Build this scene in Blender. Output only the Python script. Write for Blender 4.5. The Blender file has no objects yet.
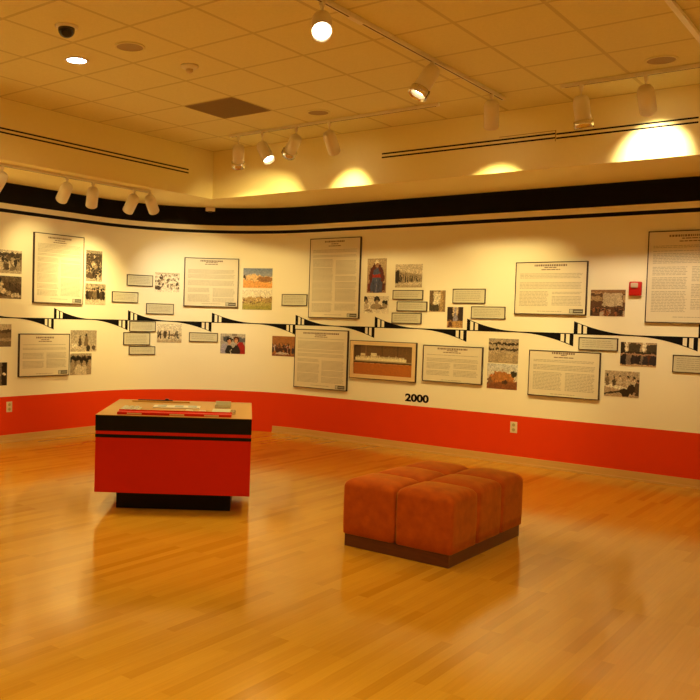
import bpy, bmesh, math, random
import numpy as np
from mathutils import Vector, Matrix

random.seed(7)
SC = bpy.context.scene
COL = SC.collection
PI = math.pi

# ------------------------------------------------------------------ camera, world, exposure
cam_d = bpy.data.cameras.new('camera')
cam = bpy.data.objects.new('camera', cam_d)
COL.objects.link(cam)
cam_d.sensor_width = 36.0
cam_d.lens = 844.16 / 700 * 36.0
cam_d.shift_x = (350 - 233.3) / 700
cam_d.clip_start = 0.05
yaw, pitch, roll = -0.6963, -0.0383, 0.0273
fw = Vector((math.sin(yaw)*math.cos(pitch), math.cos(yaw)*math.cos(pitch), math.sin(pitch)))
r0 = Vector((math.cos(yaw), -math.sin(yaw), 0)); u0 = r0.cross(fw)
rt = r0*math.cos(roll) + u0*math.sin(roll)
up = -r0*math.sin(roll) + u0*math.cos(roll)
m = Matrix((rt, up, -fw)).transposed().to_4x4()
m.translation = Vector((0, 0, 1.475))
cam.matrix_world = m
SC.camera = cam

SC.view_settings.view_transform = 'Standard'
SC.view_settings.look = 'None'
SC.view_settings.gamma = 1.0
SC.view_settings.use_curve_mapping = False
SC.view_settings.exposure = 0.14

world = bpy.data.worlds.new('world'); SC.world = world
world.use_nodes = True
world.node_tree.nodes['Background'].inputs[0].default_value = (0, 0, 0, 1)
world.node_tree.nodes['Background'].inputs[1].default_value = 0.0

WARM = (1.0, 0.78, 0.31)       # halogen track heads
DAY = (1.0, 0.83, 0.42)        # recessed downlights
K = 1.6                        # overall lamp power

# ------------------------------------------------------------------ room numbers
CEIL = 3.475; SOF = 2.905
XL, YR, RAD = -8.02, 8.80, 1.90
FX, FY = -6.85, 7.72
XR, YB = 4.20, -3.20
ARC = RAD*PI/2
TS = 0.6096; TX, TY = -4.405, 3.4425

def wp(s, n, z):
    """point on the display wall: s along it, n out of it into the room, z up"""
    if s <= 0:
        return Vector((XL + n, YR - RAD + s, z))
    if s >= ARC:
        return Vector((XL + RAD + s - ARC, YR - n, z))
    a = s / RAD
    return Vector((XL + RAD - (RAD - n)*math.cos(a), YR - RAD + (RAD - n)*math.sin(a), z))

# ------------------------------------------------------------------ materials
def newmat(name):
    mt = bpy.data.materials.new(name); mt.use_nodes = True
    nt = mt.node_tree
    return mt, nt, nt.nodes['Principled BSDF']

def N(nt, t, **kw):
    n = nt.nodes.new(t)
    for k, v in kw.items(): setattr(n, k, v)
    return n

def math_node(nt, op, a, b=None, c=None):
    n = N(nt, 'ShaderNodeMath', operation=op)
    for i, v in enumerate((a, b, c)):
        if v is None: continue
        if isinstance(v, (int, float)): n.inputs[i].default_value = v
        else: nt.links.new(v, n.inputs[i])
    return n.outputs[0]

def mixc(nt, f, a, b):
    n = N(nt, 'ShaderNodeMix', data_type='RGBA')
    for i, v in ((0, f), (6, a), (7, b)):
        if isinstance(v, (int, float)): n.inputs[i].default_value = v
        elif isinstance(v, tuple): n.inputs[i].default_value = (*v, 1) if len(v) == 3 else v
        else: nt.links.new(v, n.inputs[i])
    return n.outputs[2]

def mat(name, col, rough=0.5, metal=0.0, var=0.06, scale=30, bump=0.0, emit=None, es=0.0, spec=0.5, sheen=0.0):
    mt, nt, b = newmat(name)
    tc = N(nt, 'ShaderNodeTexCoord')
    nz = N(nt, 'ShaderNodeTexNoise'); nz.inputs['Scale'].default_value = scale; nz.inputs['Detail'].default_value = 4
    nt.links.new(tc.outputs['Object'], nz.inputs['Vector'])
    lo = tuple(c*(1 - var) for c in col); hi = tuple(min(1, c*(1 + var)) for c in col)
    nt.links.new(mixc(nt, nz.outputs[0], lo, hi), b.inputs['Base Color'])
    b.inputs['Roughness'].default_value = rough
    b.inputs['Metallic'].default_value = metal
    b.inputs['Specular IOR Level'].default_value = spec
    if sheen:
        b.inputs['Sheen Weight'].default_value = sheen
        b.inputs['Sheen Roughness'].default_value = 0.4
    if bump:
        bp = N(nt, 'ShaderNodeBump'); bp.inputs['Strength'].default_value = bump; bp.inputs['Distance'].default_value = 0.002
        nt.links.new(nz.outputs[0], bp.inputs['Height']); nt.links.new(bp.outputs[0], b.inputs['Normal'])
    if emit:
        b.inputs['Emission Color'].default_value = (*emit, 1); b.inputs['Emission Strength'].default_value = es
    return mt

CREAM = (0.86, 0.795, 0.60)
RED = (0.70, 0.046, 0.003)
BLACK = (0.004, 0.003, 0.0025)

def wall_mat():
    mt, nt, b = newmat('display_wall_paint')
    g = N(nt, 'ShaderNodeNewGeometry'); sp = N(nt, 'ShaderNodeSeparateXYZ')
    nt.links.new(g.outputs['Position'], sp.inputs[0]); z = sp.outputs[2]
    nz = N(nt, 'ShaderNodeTexNoise'); nz.inputs['Scale'].default_value = 180
    nt.links.new(g.outputs['Position'], nz.inputs['Vector'])
    isred = math_node(nt, 'LESS_THAN', z, 0.516)
    band = math_node(nt, 'GREATER_THAN', z, 2.676)
    s1 = math_node(nt, 'GREATER_THAN', z, 2.574); s2 = math_node(nt, 'LESS_THAN', z, 2.614)
    blk = math_node(nt, 'MAXIMUM', band, math_node(nt, 'MULTIPLY', s1, s2))
    c = mixc(nt, isred, CREAM, RED); c = mixc(nt, blk, c, BLACK)
    nt.links.new(c, b.inputs['Base Color'])
    b.inputs['Roughness'].default_value = 0.6
    b.inputs['Specular IOR Level'].default_value = 0.12
    bp = N(nt, 'ShaderNodeBump'); bp.inputs['Strength'].default_value = 0.08; bp.inputs['Distance'].default_value = 0.001
    nt.links.new(nz.outputs[0], bp.inputs['Height']); nt.links.new(bp.outputs[0], b.inputs['Normal'])
    return mt

def ceil_mat():
    mt, nt, b = newmat('ceiling_tile')
    g = N(nt, 'ShaderNodeNewGeometry'); sp = N(nt, 'ShaderNodeSeparateXYZ')
    nt.links.new(g.outputs['Position'], sp.inputs[0])
    def line(o, off, w):
        a = math_node(nt, 'DIVIDE', math_node(nt, 'SUBTRACT', o, off), TS)
        f = math_node(nt, 'FRACT', math_node(nt, 'ADD', a, 100.5))
        return math_node(nt, 'LESS_THAN', math_node(nt, 'ABSOLUTE', math_node(nt, 'SUBTRACT', f, 0.5)), w/TS/2)
    lx = line(sp.outputs[0], TX, 0.028); ly = line(sp.outputs[1], TY, 0.028)
    ln = math_node(nt, 'MAXIMUM', lx, ly)
    nz = N(nt, 'ShaderNodeTexNoise'); nz.inputs['Scale'].default_value = 60; nz.inputs['Detail'].default_value = 6
    nt.links.new(g.outputs['Position'], nz.inputs['Vector'])
    c = mixc(nt, nz.outputs[0], (0.72, 0.65, 0.34), (0.84, 0.76, 0.42))
    c = mixc(nt, ln, c, (0.62, 0.54, 0.27))
    nt.links.new(c, b.inputs['Base Color']); b.inputs['Roughness'].default_value = 0.85
    b.inputs['Specular IOR Level'].default_value = 0.1
    return mt

def floor_mat():
    mt, nt, b = newmat('maple_floor')
    g = N(nt, 'ShaderNodeNewGeometry'); sp = N(nt, 'ShaderNodeSeparateXYZ')
    nt.links.new(g.outputs['Position'], sp.inputs[0])
    cb = N(nt, 'ShaderNodeCombineXYZ')
    nt.links.new(sp.outputs[1], cb.inputs[0]); nt.links.new(sp.outputs[0], cb.inputs[1])
    br = N(nt, 'ShaderNodeTexBrick')
    br.offset = 0.37; br.offset_frequency = 3; br.squash = 1
    nt.links.new(cb.outputs[0], br.inputs['Vector'])
    br.inputs['Scale'].default_value = 1.0
    br.inputs['Brick Width'].default_value = 0.78; br.inputs['Row Height'].default_value = 0.057
    br.inputs['Mortar Size'].default_value = 0.0006; br.inputs['Bias'].default_value = 0.0
    br.inputs['Color1'].default_value = (0, 0, 0, 1); br.inputs['Color2'].default_value = (1, 1, 1, 1)
    br.inputs['Mortar'].default_value = (0.15, 0.15, 0.15, 1)
    mp = N(nt, 'ShaderNodeMapping'); mp.inputs['Scale'].default_value = (1.2, 26, 1)
    nt.links.new(cb.outputs[0], mp.inputs[0])
    nz = N(nt, 'ShaderNodeTexNoise'); nz.inputs['Scale'].default_value = 3; nz.inputs['Detail'].default_value = 6
    nt.links.new(mp.outputs[0], nz.inputs['Vector'])
    n2 = N(nt, 'ShaderNodeTexNoise'); n2.inputs['Scale'].default_value = 0.7
    nt.links.new(cb.outputs[0], n2.inputs['Vector'])
    rp = N(nt, 'ShaderNodeValToRGB'); nt.links.new(br.outputs[0], rp.inputs[0])
    e = rp.color_ramp.elements
    e[0].position = 0.0; e[0].color = (0.500, 0.224, 0.011, 1)
    e[1].position = 1.0; e[1].color = (0.625, 0.312, 0.022, 1)
    e2 = e.new(0.25); e2.color = (0.572, 0.270, 0.017, 1)
    e3 = e.new(0.7); e3.color = (0.60, 0.295, 0.021, 1)
    gr = mixc(nt, nz.outputs[0], (0.86, 0.84, 0.80), (1.10, 1.10, 1.12))
    mu = N(nt, 'ShaderNodeMix', data_type='RGBA', blend_type='MULTIPLY'); mu.inputs[0].default_value = 1
    nt.links.new(rp.outputs[0], mu.inputs[6]); nt.links.new(gr, mu.inputs[7])
    nt.links.new(mu.outputs[2], b.inputs['Base Color'])
    ro = N(nt, 'ShaderNodeMapRange'); ro.inputs[3].default_value = 0.09; ro.inputs[4].default_value = 0.16
    nt.links.new(n2.outputs[0], ro.inputs[0]); nt.links.new(ro.outputs[0], b.inputs['Roughness'])
    b.inputs['Specular IOR Level'].default_value = 0.5
    bp = N(nt, 'ShaderNodeBump'); bp.inputs['Strength'].default_value = 0.02; bp.inputs['Distance'].default_value = 0.002
    nt.links.new(br.outputs[0], bp.inputs['Height']); nt.links.new(bp.outputs[0], b.inputs['Normal'])
    return mt

def wood_mat(name, c1, c2, rough=0.4, axis=(1, 14, 14)):
    mt, nt, b = newmat(name)
    tc = N(nt, 'ShaderNodeTexCoord'); mp = N(nt, 'ShaderNodeMapping'); mp.inputs['Scale'].default_value = axis
    nt.links.new(tc.outputs['Object'], mp.inputs[0])
    nz = N(nt, 'ShaderNodeTexNoise'); nz.inputs['Scale'].default_value = 4; nz.inputs['Detail'].default_value = 6
    nt.links.new(mp.outputs[0], nz.inputs['Vector'])
    nt.links.new(mixc(nt, nz.outputs[0], c1, c2), b.inputs['Base Color']); b.inputs['Roughness'].default_value = rough
    return mt

def suede_mat():
    mt, nt, b = newmat('rust_suede')
    tc = N(nt, 'ShaderNodeTexCoord')
    n1 = N(nt, 'ShaderNodeTexNoise'); n1.inputs['Scale'].default_value = 14; n1.inputs['Detail'].default_value = 5
    n2 = N(nt, 'ShaderNodeTexNoise'); n2.inputs['Scale'].default_value = 400
    for n in (n1, n2): nt.links.new(tc.outputs['Object'], n.inputs['Vector'])
    rp = N(nt, 'ShaderNodeValToRGB'); nt.links.new(n1.outputs[0], rp.inputs[0])
    rp.color_ramp.elements[0].position = 0.3; rp.color_ramp.elements[0].color = (0.36, 0.060, 0.003, 1)
    rp.color_ramp.elements[1].position = 0.7; rp.color_ramp.elements[1].color = (0.49, 0.092, 0.004, 1)
    nt.links.new(rp.outputs[0], b.inputs['Base Color'])
    b.inputs['Roughness'].default_value = 0.9; b.inputs['Specular IOR Level'].default_value = 0.15
    b.inputs['Sheen Weight'].default_value = 0.5; b.inputs['Sheen Roughness'].default_value = 0.35
    b.inputs['Sheen Tint'].default_value = (1.0, 0.68, 0.06, 1)
    bp = N(nt, 'ShaderNodeBump'); bp.inputs['Strength'].default_value = 0.25; bp.inputs['Distance'].default_value = 0.001
    nt.links.new(n2.outputs[0], bp.inputs['Height']); nt.links.new(bp.outputs[0], b.inputs['Normal'])
    return mt

def print_mat():
    mt, nt, b = newmat('photo_print')
    a = N(nt, 'ShaderNodeAttribute'); a.attribute_name = 'ink'
    nt.links.new(a.outputs['Color'], b.inputs['Base Color']); b.inputs['Roughness'].default_value = 0.45
    return mt

M = dict(
    wall=wall_mat(), ceil=ceil_mat(), floor=floor_mat(), suede=suede_mat(), ink=print_mat(),
    cream=mat('cream_paint', (0.84, 0.75, 0.44), 0.6, spec=0.2, var=0.02),
    soffit=mat('soffit_paint', (0.92, 0.80, 0.38), 0.6, spec=0.2, var=0.02),
    base=wood_mat('maple_trim', (0.56, 0.31, 0.08), (0.68, 0.40, 0.12), 0.35, (1, 1, 12)),
    walnut=wood_mat('walnut_plinth', (0.075, 0.016, 0.003), (0.14, 0.032, 0.006), 0.4, (2, 2, 20)),
    tilepaint=mat('ceiling_white', (0.80, 0.73, 0.40), 0.7, spec=0.2, var=0.02),
    black=mat('black_vinyl', BLACK, 0.7, spec=0.12), blackgloss=mat('black_laminate', (0.004, 0.003, 0.0025), 0.5, spec=0.2),
    red=mat('red_laminate', (0.60, 0.018, 0.003), 0.45, spec=0.15, var=0.03),
    toplam=mat('peach_laminate_top', (0.50, 0.25, 0.035), 0.4, var=0.05, scale=8),
    white=mat('white_enamel', (0.82, 0.75, 0.60), 0.35, var=0.02),
    groove=mat('track_groove', (0.10, 0.045, 0.015), 0.6),
    darkframe=mat('dark_bronze_frame', (0.030, 0.012, 0.007), 0.45, spec=0.3),
    sheet=mat('panel_sheet', (0.71, 0.635, 0.47), 0.5, var=0.02, scale=6),
    sheetg=mat('plaque_sheet', (0.60, 0.57, 0.42), 0.5, var=0.03, scale=20),
    text=mat('printed_text', (0.38, 0.34, 0.24), 0.6), title=mat('printed_title', (0.20, 0.13, 0.09), 0.6),
    logo=mat('logo_block', (0.10, 0.08, 0.05), 0.5), logol=mat('logo_light', (0.45, 0.45, 0.38), 0.5),
    gold=wood_mat('pale_gold_frame', (0.66, 0.46, 0.22), (0.76, 0.56, 0.30), 0.4, (1, 8, 8)),
    alarm=mat('alarm_red', (0.50, 0.008, 0.006), 0.35), lens=mat('clear_strobe', (0.55, 0.45, 0.35), 0.15),
    plate=mat('ivory_plate', (0.72, 0.58, 0.36), 0.4), slotdark=mat('outlet_slot', (0.42, 0.34, 0.14), 0.5),
    grille=mat('speaker_grille', (0.40, 0.30, 0.17), 0.8, var=0.3, scale=300),
    vent=mat('return_grille', (0.36, 0.25, 0.13), 0.8, var=0.15, scale=60),
    chrome=mat('steel', (0.75, 0.72, 0.66), 0.2, metal=1.0),
    dome=mat('smoked_dome', (0.012, 0.008, 0.006), 0.12),
    lamp=mat('lamp_lens', (0.9, 0.85, 0.7), 0.3, emit=(1.0, 0.86, 0.58), es=14.0),
    lampdown=mat('downlight_lens', (0.9, 0.9, 0.9), 0.3, emit=(0.93, 0.92, 1.0), es=14.0),
    seam=mat('panel_seam', (0.40, 0.25, 0.08), 0.6),
    steelplate=mat('brushed_plate', (0.62, 0.60, 0.42), 0.35, metal=0.4),
)

# ------------------------------------------------------------------ mesh helpers
def link(name, bm, m, parent=None, smooth=False):
    me = bpy.data.meshes.new(name)
    bmesh.ops.recalc_face_normals(bm, faces=bm.faces[:])
    bm.to_mesh(me); bm.free()
    me.materials.append(M[m] if isinstance(m, str) else m)
    if smooth:
        me.shade_smooth()
        for p in me.polygons: p.use_smooth = True
    o = bpy.data.objects.new(name, me); COL.objects.link(o)
    if parent: o.parent = parent
    return o

def tag(o, label, cat, group=None, kind=None):
    o['label'] = label; o['category'] = cat
    if group: o['group'] = group
    if kind: o['kind'] = kind
    return o

def thing(name, label, cat, loc=(0, 0, 0), rotz=0, group=None):
    o = bpy.data.objects.new(name, None); COL.objects.link(o)
    o.location = loc; o.rotation_euler = (0, 0, rotz); o.empty_display_size = 0.1
    return tag(o, label, cat, group)

def struct(name, bm, m):
    o = link(name, bm, m); o['kind'] = 'structure'; return o

def box(bm, c, s, rot=None, bevel=0.0, seg=2):
    g = bmesh.ops.create_cube(bm, size=1.0)
    vs = g['verts']
    bmesh.ops.scale(bm, vec=s, verts=vs)
    if bevel:
        es = list({e for v in vs for e in v.link_edges})
        r = bmesh.ops.bevel(bm, geom=es, offset=bevel, segments=seg, affect='EDGES', profile=0.5)
        vs = list({v for f in r['faces'] for v in f.verts} | {v for v in vs if v.is_valid})
        vs = [v for v in vs if v.is_valid]
    if rot is not None: bmesh.ops.rotate(bm, cent=(0, 0, 0), matrix=rot, verts=vs)
    bmesh.ops.translate(bm, vec=c, verts=vs)
    return vs

def frame_to(d):
    """matrix whose z axis is d"""
    return Vector((0, 0, 1)).rotation_difference(Vector(d).normalized()).to_matrix()

def lathe(bm, prof, seg=32, mtx=None, loc=(0, 0, 0), closed=False):
    """prof: list of (radius, z)"""
    rings = []
    for r, z in prof:
        if r < 1e-6:
            rings.append([bm.verts.new((0, 0, z))])
        else:
            rings.append([bm.verts.new((r*math.cos(2*PI*i/seg), r*math.sin(2*PI*i/seg), z)) for i in range(seg)])
    for a, b in zip(rings[:-1], rings[1:]):
        for i in range(seg):
            j = (i + 1) % seg
            if len(a) == 1 and len(b) == 1: continue
            if len(a) == 1: bm.faces.new((a[0], b[i], b[j]))
            elif len(b) == 1: bm.faces.new((a[i], a[j], b[0]))
            else: bm.faces.new((a[i], a[j], b[j], b[i]))
    vs = [v for r in rings for v in r]
    if mtx is not None: bmesh.ops.rotate(bm, cent=(0, 0, 0), matrix=mtx, verts=vs)
    bmesh.ops.translate(bm, vec=loc, verts=vs)

def prism(bm, pts, z0, z1):
    a = [bm.verts.new((x, y, z0)) for x, y in pts]; b = [bm.verts.new((x, y, z1)) for x, y in pts]
    n = len(pts)
    bm.faces.new(a); bm.faces.new(b)
    for i in range(n): bm.faces.new((a[i], a[(i+1) % n], b[(i+1) % n], b[i]))

def slab(bm, s0, s1, z0, z1, n0, n1, org=Vector((0, 0, 0)), step=0.06):
    """slab lying along the display wall (bent with it where the wall bends), n0..n1 off it"""
    k = max(1, int(math.ceil((s1 - s0)/step))) if (s0 < ARC and s1 > 0) else 1
    ss = [s0 + (s1 - s0)*i/k for i in range(k+1)]
    V = [[bm.verts.new(wp(s, n, z) - org) for (n, z) in ((n0, z0), (n1, z0), (n1, z1), (n0, z1))] for s in ss]
    for a, b in zip(V[:-1], V[1:]):
        for i in range(4):
            bm.faces.new((a[i], b[i], b[(i+1) % 4], a[(i+1) % 4]))
    bm.faces.new(V[0]); bm.faces.new(V[-1][::-1])

def quad(bm, s0, s1, z0, z1, n, org):
    bm.faces.new([bm.verts.new(wp(s, n, z) - org) for s, z in ((s0, z0), (s1, z0), (s1, z1), (s0, z1))])

# ------------------------------------------------------------------ room shell
bm = bmesh.new(); prism(bm, [(XL-.1, YB-.1), (XR+.1, YB-.1), (XR+.1, YR+.1), (XL-.1, YR+.1)], -0.1, 0.0)
struct('floor', bm, 'floor')
bm = bmesh.new(); prism(bm, [(FX-.1, YB-.1), (XR+.1, YB-.1), (XR+.1, FY+.1), (FX-.1, FY+.1)], CEIL, CEIL+.1)
struct('ceiling', bm, 'ceil')

def wall_strip(name, s0, s1, mname):
    bm = bmesh.new(); slab(bm, s0, s1, 0, SOF, -0.12, 0.0, step=0.05); return struct(name, bm, mname)
SL0 = YB - (YR - RAD); SR1 = ARC + XR - (XL + RAD)
wall_strip('wall_left', SL0, 0, 'wall')
wall_strip('wall_curved_corner', 0, ARC, 'wall')
wall_strip('wall_back', ARC, SR1, 'wall')
bm = bmesh.new(); prism(bm, [(XR, YB), (XR+.1, YB), (XR+.1, YR+.1), (XR, YR+.1)], 0, CEIL); struct('wall_right', bm, 'cream')
bm = bmesh.new(); prism(bm, [(XL-.1, YB-.1), (XR+.1, YB-.1), (XR+.1, YB), (XL-.1, YB)], 0, CEIL); struct('wall_front', bm, 'cream')

# soffit: L-shaped box whose inner edge is the fascia and whose underside meets the wall
bm = bmesh.new()
prism(bm, [(FX, FY), (FX, YB-.05), (XL-.1, YB-.05)] + [tuple(wp(s, -0.1, 0)[:2]) for s in (0, .2, .4, .6, .8)] + [(XL+.16, FY)], SOF, CEIL+.05)
struct('ceiling_soffit_left', bm, 'soffit')
bm = bmesh.new()
prism(bm, [(XR+.05, FY), (FX, FY), (XL+.16, FY)] + [tuple(wp(s, -0.1, 0)[:2]) for s in [.95 + (ARC-.95)*i/20 for i in range(21)]] + [(XR+.05, YR+.1)], SOF, CEIL+.05)
struct('ceiling_soffit_back', bm, 'soffit')

def baseboard(name, s0, s1):
    bm = bmesh.new()
    slab(bm, s0, s1, 0.0, 0.078, 0.0, 0.016); slab(bm, s0, s1, 0.078, 0.084, 0.0, 0.011); slab(bm, s0, s1, 0.0, 0.019, 0.016, 0.030)
    o = struct(name, bm, 'base')
baseboard('baseboard_left', SL0, 0.49)
baseboard('baseboard_back', ARC - 0.49, SR1)

# ------------------------------------------------------------------ timeline painted across the wall
org = wp(3.0, 0, 1.405)
t = thing('timeline_graphic', 'black timeline line with pairs of pointed striped wings running across the cream wall', 'wall graphic', org)
bm = bmesh.new(); slab(bm, -3.5, 9.0, 1.4005, 1.4105, 0.0005, 0.002, org); link('centre_line', bm, 'black', t)
marks = [-2.90, -1.76, -0.622, 0.504, 1.636, 2.780, 3.933, 5.098, 6.249, 7.381, 8.52]
def wing(s0, sgn):
    bm = bmesh.new()
    L = 0.57; Hh = 0.128
    def h(t): return 0.006 + (Hh - 0.006)*(1 - min(1, t/L))**1.9
    segs = [(0, .038), (.074, .093), (.129, L)]
    for a, b in segs:
        k = max(1, int((b - a)/0.03))
        for i in range(k):
            ta = a + (b-a)*i/k; tb = a + (b-a)*(i+1)/k
            q = []
            for n in (0.0005, 0.0022):
                q.append([bm.verts.new(wp(s0 + sgn*tt, n, 1.4055 + sgn*zz) - org) for tt, zz in ((ta, 0), (tb, 0), (tb, h(tb)), (ta, h(ta)))])
            bm.faces.new(q[1]); bm.faces.new(q[0][::-1])
            for j in range(4): bm.faces.new((q[0][j], q[0][(j+1) % 4], q[1][(j+1) % 4], q[1][j]))
    e = .007
    for i in range(8):                      # thin edge that closes the pale stripes
        ta, tb = .135*i/8, .135*(i+1)/8
        q = [[bm.verts.new(wp(s0 + sgn*tt, n, 1.4055 + sgn*zz) - org) for tt, zz in ((ta, h(ta)-e), (tb, h(tb)-e), (tb, h(tb)), (ta, h(ta)))] for n in (.0005, .0026)]
        bm.faces.new(q[1]); bm.faces.new(q[0][::-1])
        for j in range(4): bm.faces.new((q[0][j], q[0][(j+1) % 4], q[1][(j+1) % 4], q[1][j]))
    link('wing', bm, 'black', t)
for s0 in marks:
    wing(s0, 1); wing(s0, -1)

# ------------------------------------------------------------------ text panels
def text_words(bm, s0, s1, ztop, zbot, n, org, lh=0.0145, th=0.006, wmin=.012, wmax=.045, gap=.006, ragged=0.02):
    z = ztop
    while z - th > zbot:
        s = s0; e = s1 - random.random()*ragged
        while s < e - 0.008:
            w = min(random.uniform(wmin, wmax), e - s)
            quad(bm, s, s + w, z - th, z, n, org); s += w + gap
        z -= lh

def panel(s, z, w, h, label, titles, paras, cols, logo=True, foot=0.93):
    """framed text panel; vertical positions are fractions of its height from the top"""
    org = wp(s, 0, z)
    t = thing('text_panel', label, 'text panel', org, group='framed text panels on the display wall')
    s0, s1, z0, z1 = s - w/2, s + w/2, z - h/2, z + h/2
    D = 0.028; f = 0.009
    bm = bmesh.new()
    slab(bm, s0, s1, z1-f, z1, .0, D, org); slab(bm, s0, s1, z0, z0+f, .0, D, org)
    slab(bm, s0, s0+f, z0+f, z1-f, .0, D, org); slab(bm, s1-f, s1, z0+f, z1-f, .0, D, org)
    link('frame', bm, 'darkframe', t)
    bm = bmesh.new(); slab(bm, s0+f, s1-f, z0+f, z1-f, .004, D-.003, org); link('sheet', bm, 'sheet', t)
    n = D - .0022
    bm = bmesh.new()
    for i, (y, wf) in enumerate(titles):
        th = .020 if i == 0 else .010
        text_words(bm, s - wf*w/2, s + wf*w/2, z1 - y*h, z1 - y*h - th*1.5, n, org, lh=.05, th=th, wmin=.010 if i == 0 else .02, wmax=.022 if i == 0 else .05, gap=.006, ragged=0)
    link('title', bm, 'title', t)
    bm = bmesh.new()
    a, b = s0 + .05, s1 - .045
    for y0, y1 in paras: text_words(bm, a, b, z1 - y0*h, z1 - y1*h, n, org)
    mid = s + .0
    for ci, cc in enumerate(cols):
        ca, cb_ = (a, mid - .012) if ci == 0 else (mid + .022, b)
        for y0, y1 in cc: text_words(bm, ca, cb_, z1 - y0*h, z1 - y1*h, n, org)
    if foot: text_words(bm, s - w*.17, s + w*.17, z1 - foot*h, z1 - foot*h - .012, n, org, ragged=0)
    o = link('text', bm, 'text', t); o['kind'] = 'stuff'
    if logo:
        bm = bmesh.new(); slab(bm, s1-.165, s1-.028, z0+.018, z0+.062, D-.003, D-.0015, org)
        lg = link('logo_block', bm, 'logo', t)
        bm = bmesh.new(); slab(bm, s1-.160, s1-.128, z0+.022, z0+.058, D-.0015, D-.001, org)
        slab(bm, s1-.118, s1-.036, z0+.036, z0+.043, D-.0015, D-.001, org)
        link('logo_mark', bm, 'logol', lg)

T3 = [(.045, .46), (.085, .2), (.115, .26)]
panel(-0.572, 1.990, .735, .810, 'large dark-framed text panel, tallest on the left wall, left of the crowd photos', T3,
      [(.15, .215), (.225, .275), (.29, .33)], [[(.345, .42), (.43, .565), (.58, .71), (.725, .80), (.81, .89)], [(.37, .41), (.425, .61), (.625, .76), (.77, .89)]])
panel(-0.759, .980, .724, .496, 'wide dark-framed text panel, lowest on the left wall above the outlet', [(.07, .36), (.13, .16), (.17, .26)],
      [(.25, .27), (.33, .40)], [[(.45, .60), (.64, .82)], [(.45, .58), (.61, .82)]])
panel(1.619, 1.927, .722, .637, 'brightly lit dark-framed text panel on the curved corner above the timeline', [(.045, .42), (.085, .22), (.12, .25)],
      [(.24, .32), (.34, .42), (.46, .58)], [[(.62, .72), (.75, .90)], [(.62, .80), (.82, .90)]])
panel(3.352, 1.996, .738, .988, 'tallest dark-framed text panel, just above the timeline, left of the robed figure print', [(.035, .40), (.07, .14), (.095, .25)],
      [(.145, .19), (.215, .24)], [[(.265, .36), (.375, .53), (.545, .625), (.635, .80), (.815, .93)], [(.285, .465), (.48, .54), (.555, .62), (.635, .80), (.82, .90)]], foot=.955)
panel(3.188, .984, .791, .740, 'tall dark-framed text panel below the timeline, left of the gold-framed model picture', [(.05, .68), (.085, .22), (.115, .24)],
      [(.15, .17), (.20, .33), (.35, .385), (.41, .47)], [[(.50, .56), (.58, .73), (.75, .90)], [(.52, .67), (.69, .79), (.80, .90)]], foot=.94)
panel(4.947, 1.020, .711, .411, 'small dark-framed text panel below the timeline, right of the gold-framed model picture', [(.06, .50), (.12, .18), (.17, .30)],
      [(.25, .28), (.35, .44)], [[(.48, .66), (.69, .84)], [(.48, .62), (.66, .84)]], logo=False)
panel(6.000, 1.867, .735, .546, 'dark-framed text panel above the timeline, left of the red fire alarm', [(.05, .46), (.10, .18), (.14, .26)],
      [(.22, .33), (.39, .51)], [[(.56, .84)], [(.57, .62), (.65, .84)]])
panel(6.169, .987, .716, .475, 'dark-framed text panel below the timeline, left of the photo of people at a long table', [(.03, .34), (.08, .08), (.13, .28)],
      [(.20, .27), (.31, .44)], [[(.47, .86)], [(.47, .86)]], logo=False)
panel(7.285, 1.972, .735, .872, 'large dark-framed text panel at the right end of the wall, right of the fire alarm', [(.045, .50), (.08, .2), (.11, .26)],
      [(.16, .19), (.215, .235), (.245, .36)], [[(.39, .49), (.505, .64), (.655, .88)], [(.39, .56), (.58, .72), (.74, .86)]], logo=False)

def plaque(s, z, w, h, label, lines, group='small framed caption plaques'):
    org = wp(s, 0, z)
    t = thing('caption_plaque', label, 'caption plaque', org, group=group)
    s0, s1, z0, z1 = s - w/2, s + w/2, z - h/2, z + h/2
    D = .014; f = .0085
    bm = bmesh.new()
    slab(bm, s0, s1, z1-f, z1, .0, D, org); slab(bm, s0, s1, z0, z0+f, .0, D, org)
    slab(bm, s0, s0+f, z0+f, z1-f, .0, D, org); slab(bm, s1-f, s1, z0+f, z1-f, .0, D, org)
    link('frame', bm, 'darkframe', t)
    bm = bmesh.new(); slab(bm, s0+f, s1-f, z0+f, z1-f, .002, D-.003, org); link('sheet', bm, 'sheetg', t)
    bm = bmesh.new(); lh = (h - .05)/max(1, lines)
    text_words(bm, s0+.035, s1-.04, z1-.030, z0+.022, D-.0022, org, lh=lh, th=.006)
    o = link('text', bm, 'text', t); o['kind'] = 'stuff'
plaque(.658, 1.918, .366, .143, 'caption plaque left of the washed-out village photo, highest of its stair of three', 5)
plaque(.451, 1.697, .379, .136, 'caption plaque on the left wall, middle step of the stair of three', 5)
plaque(.943, 1.562, .374, .139, 'caption plaque right above the timeline, lowest step of the stair of three', 5)
plaque(.709, 1.329, .367, .135, 'caption plaque just under the timeline, top of the lower stack of three', 5)
plaque(.631, 1.171, .374, .161, 'tallest caption plaque of the lower stack of three, the middle one', 6)
plaque(.709, 1.020, .366, .108, 'thin caption plaque at the bottom of the lower stack of three', 3)
plaque(1.533, 1.206, .381, .122, 'caption plaque under the timeline beside the photo of two smiling people', 3)
plaque(2.764, 1.721, .371, .147, 'caption plaque alone between the landscape prints and the tallest text panel', 5)
plaque(4.362, 1.793, .390, .110, 'caption plaque directly under the arcade building photo, top of three', 3)
plaque(4.419, 1.661, .387, .112, 'caption plaque shifted right, middle of the three under the arcade photo', 3)
plaque(4.355, 1.522, .382, .125, 'caption plaque nearest the timeline, bottom of the three under the arcade photo', 4)
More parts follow.
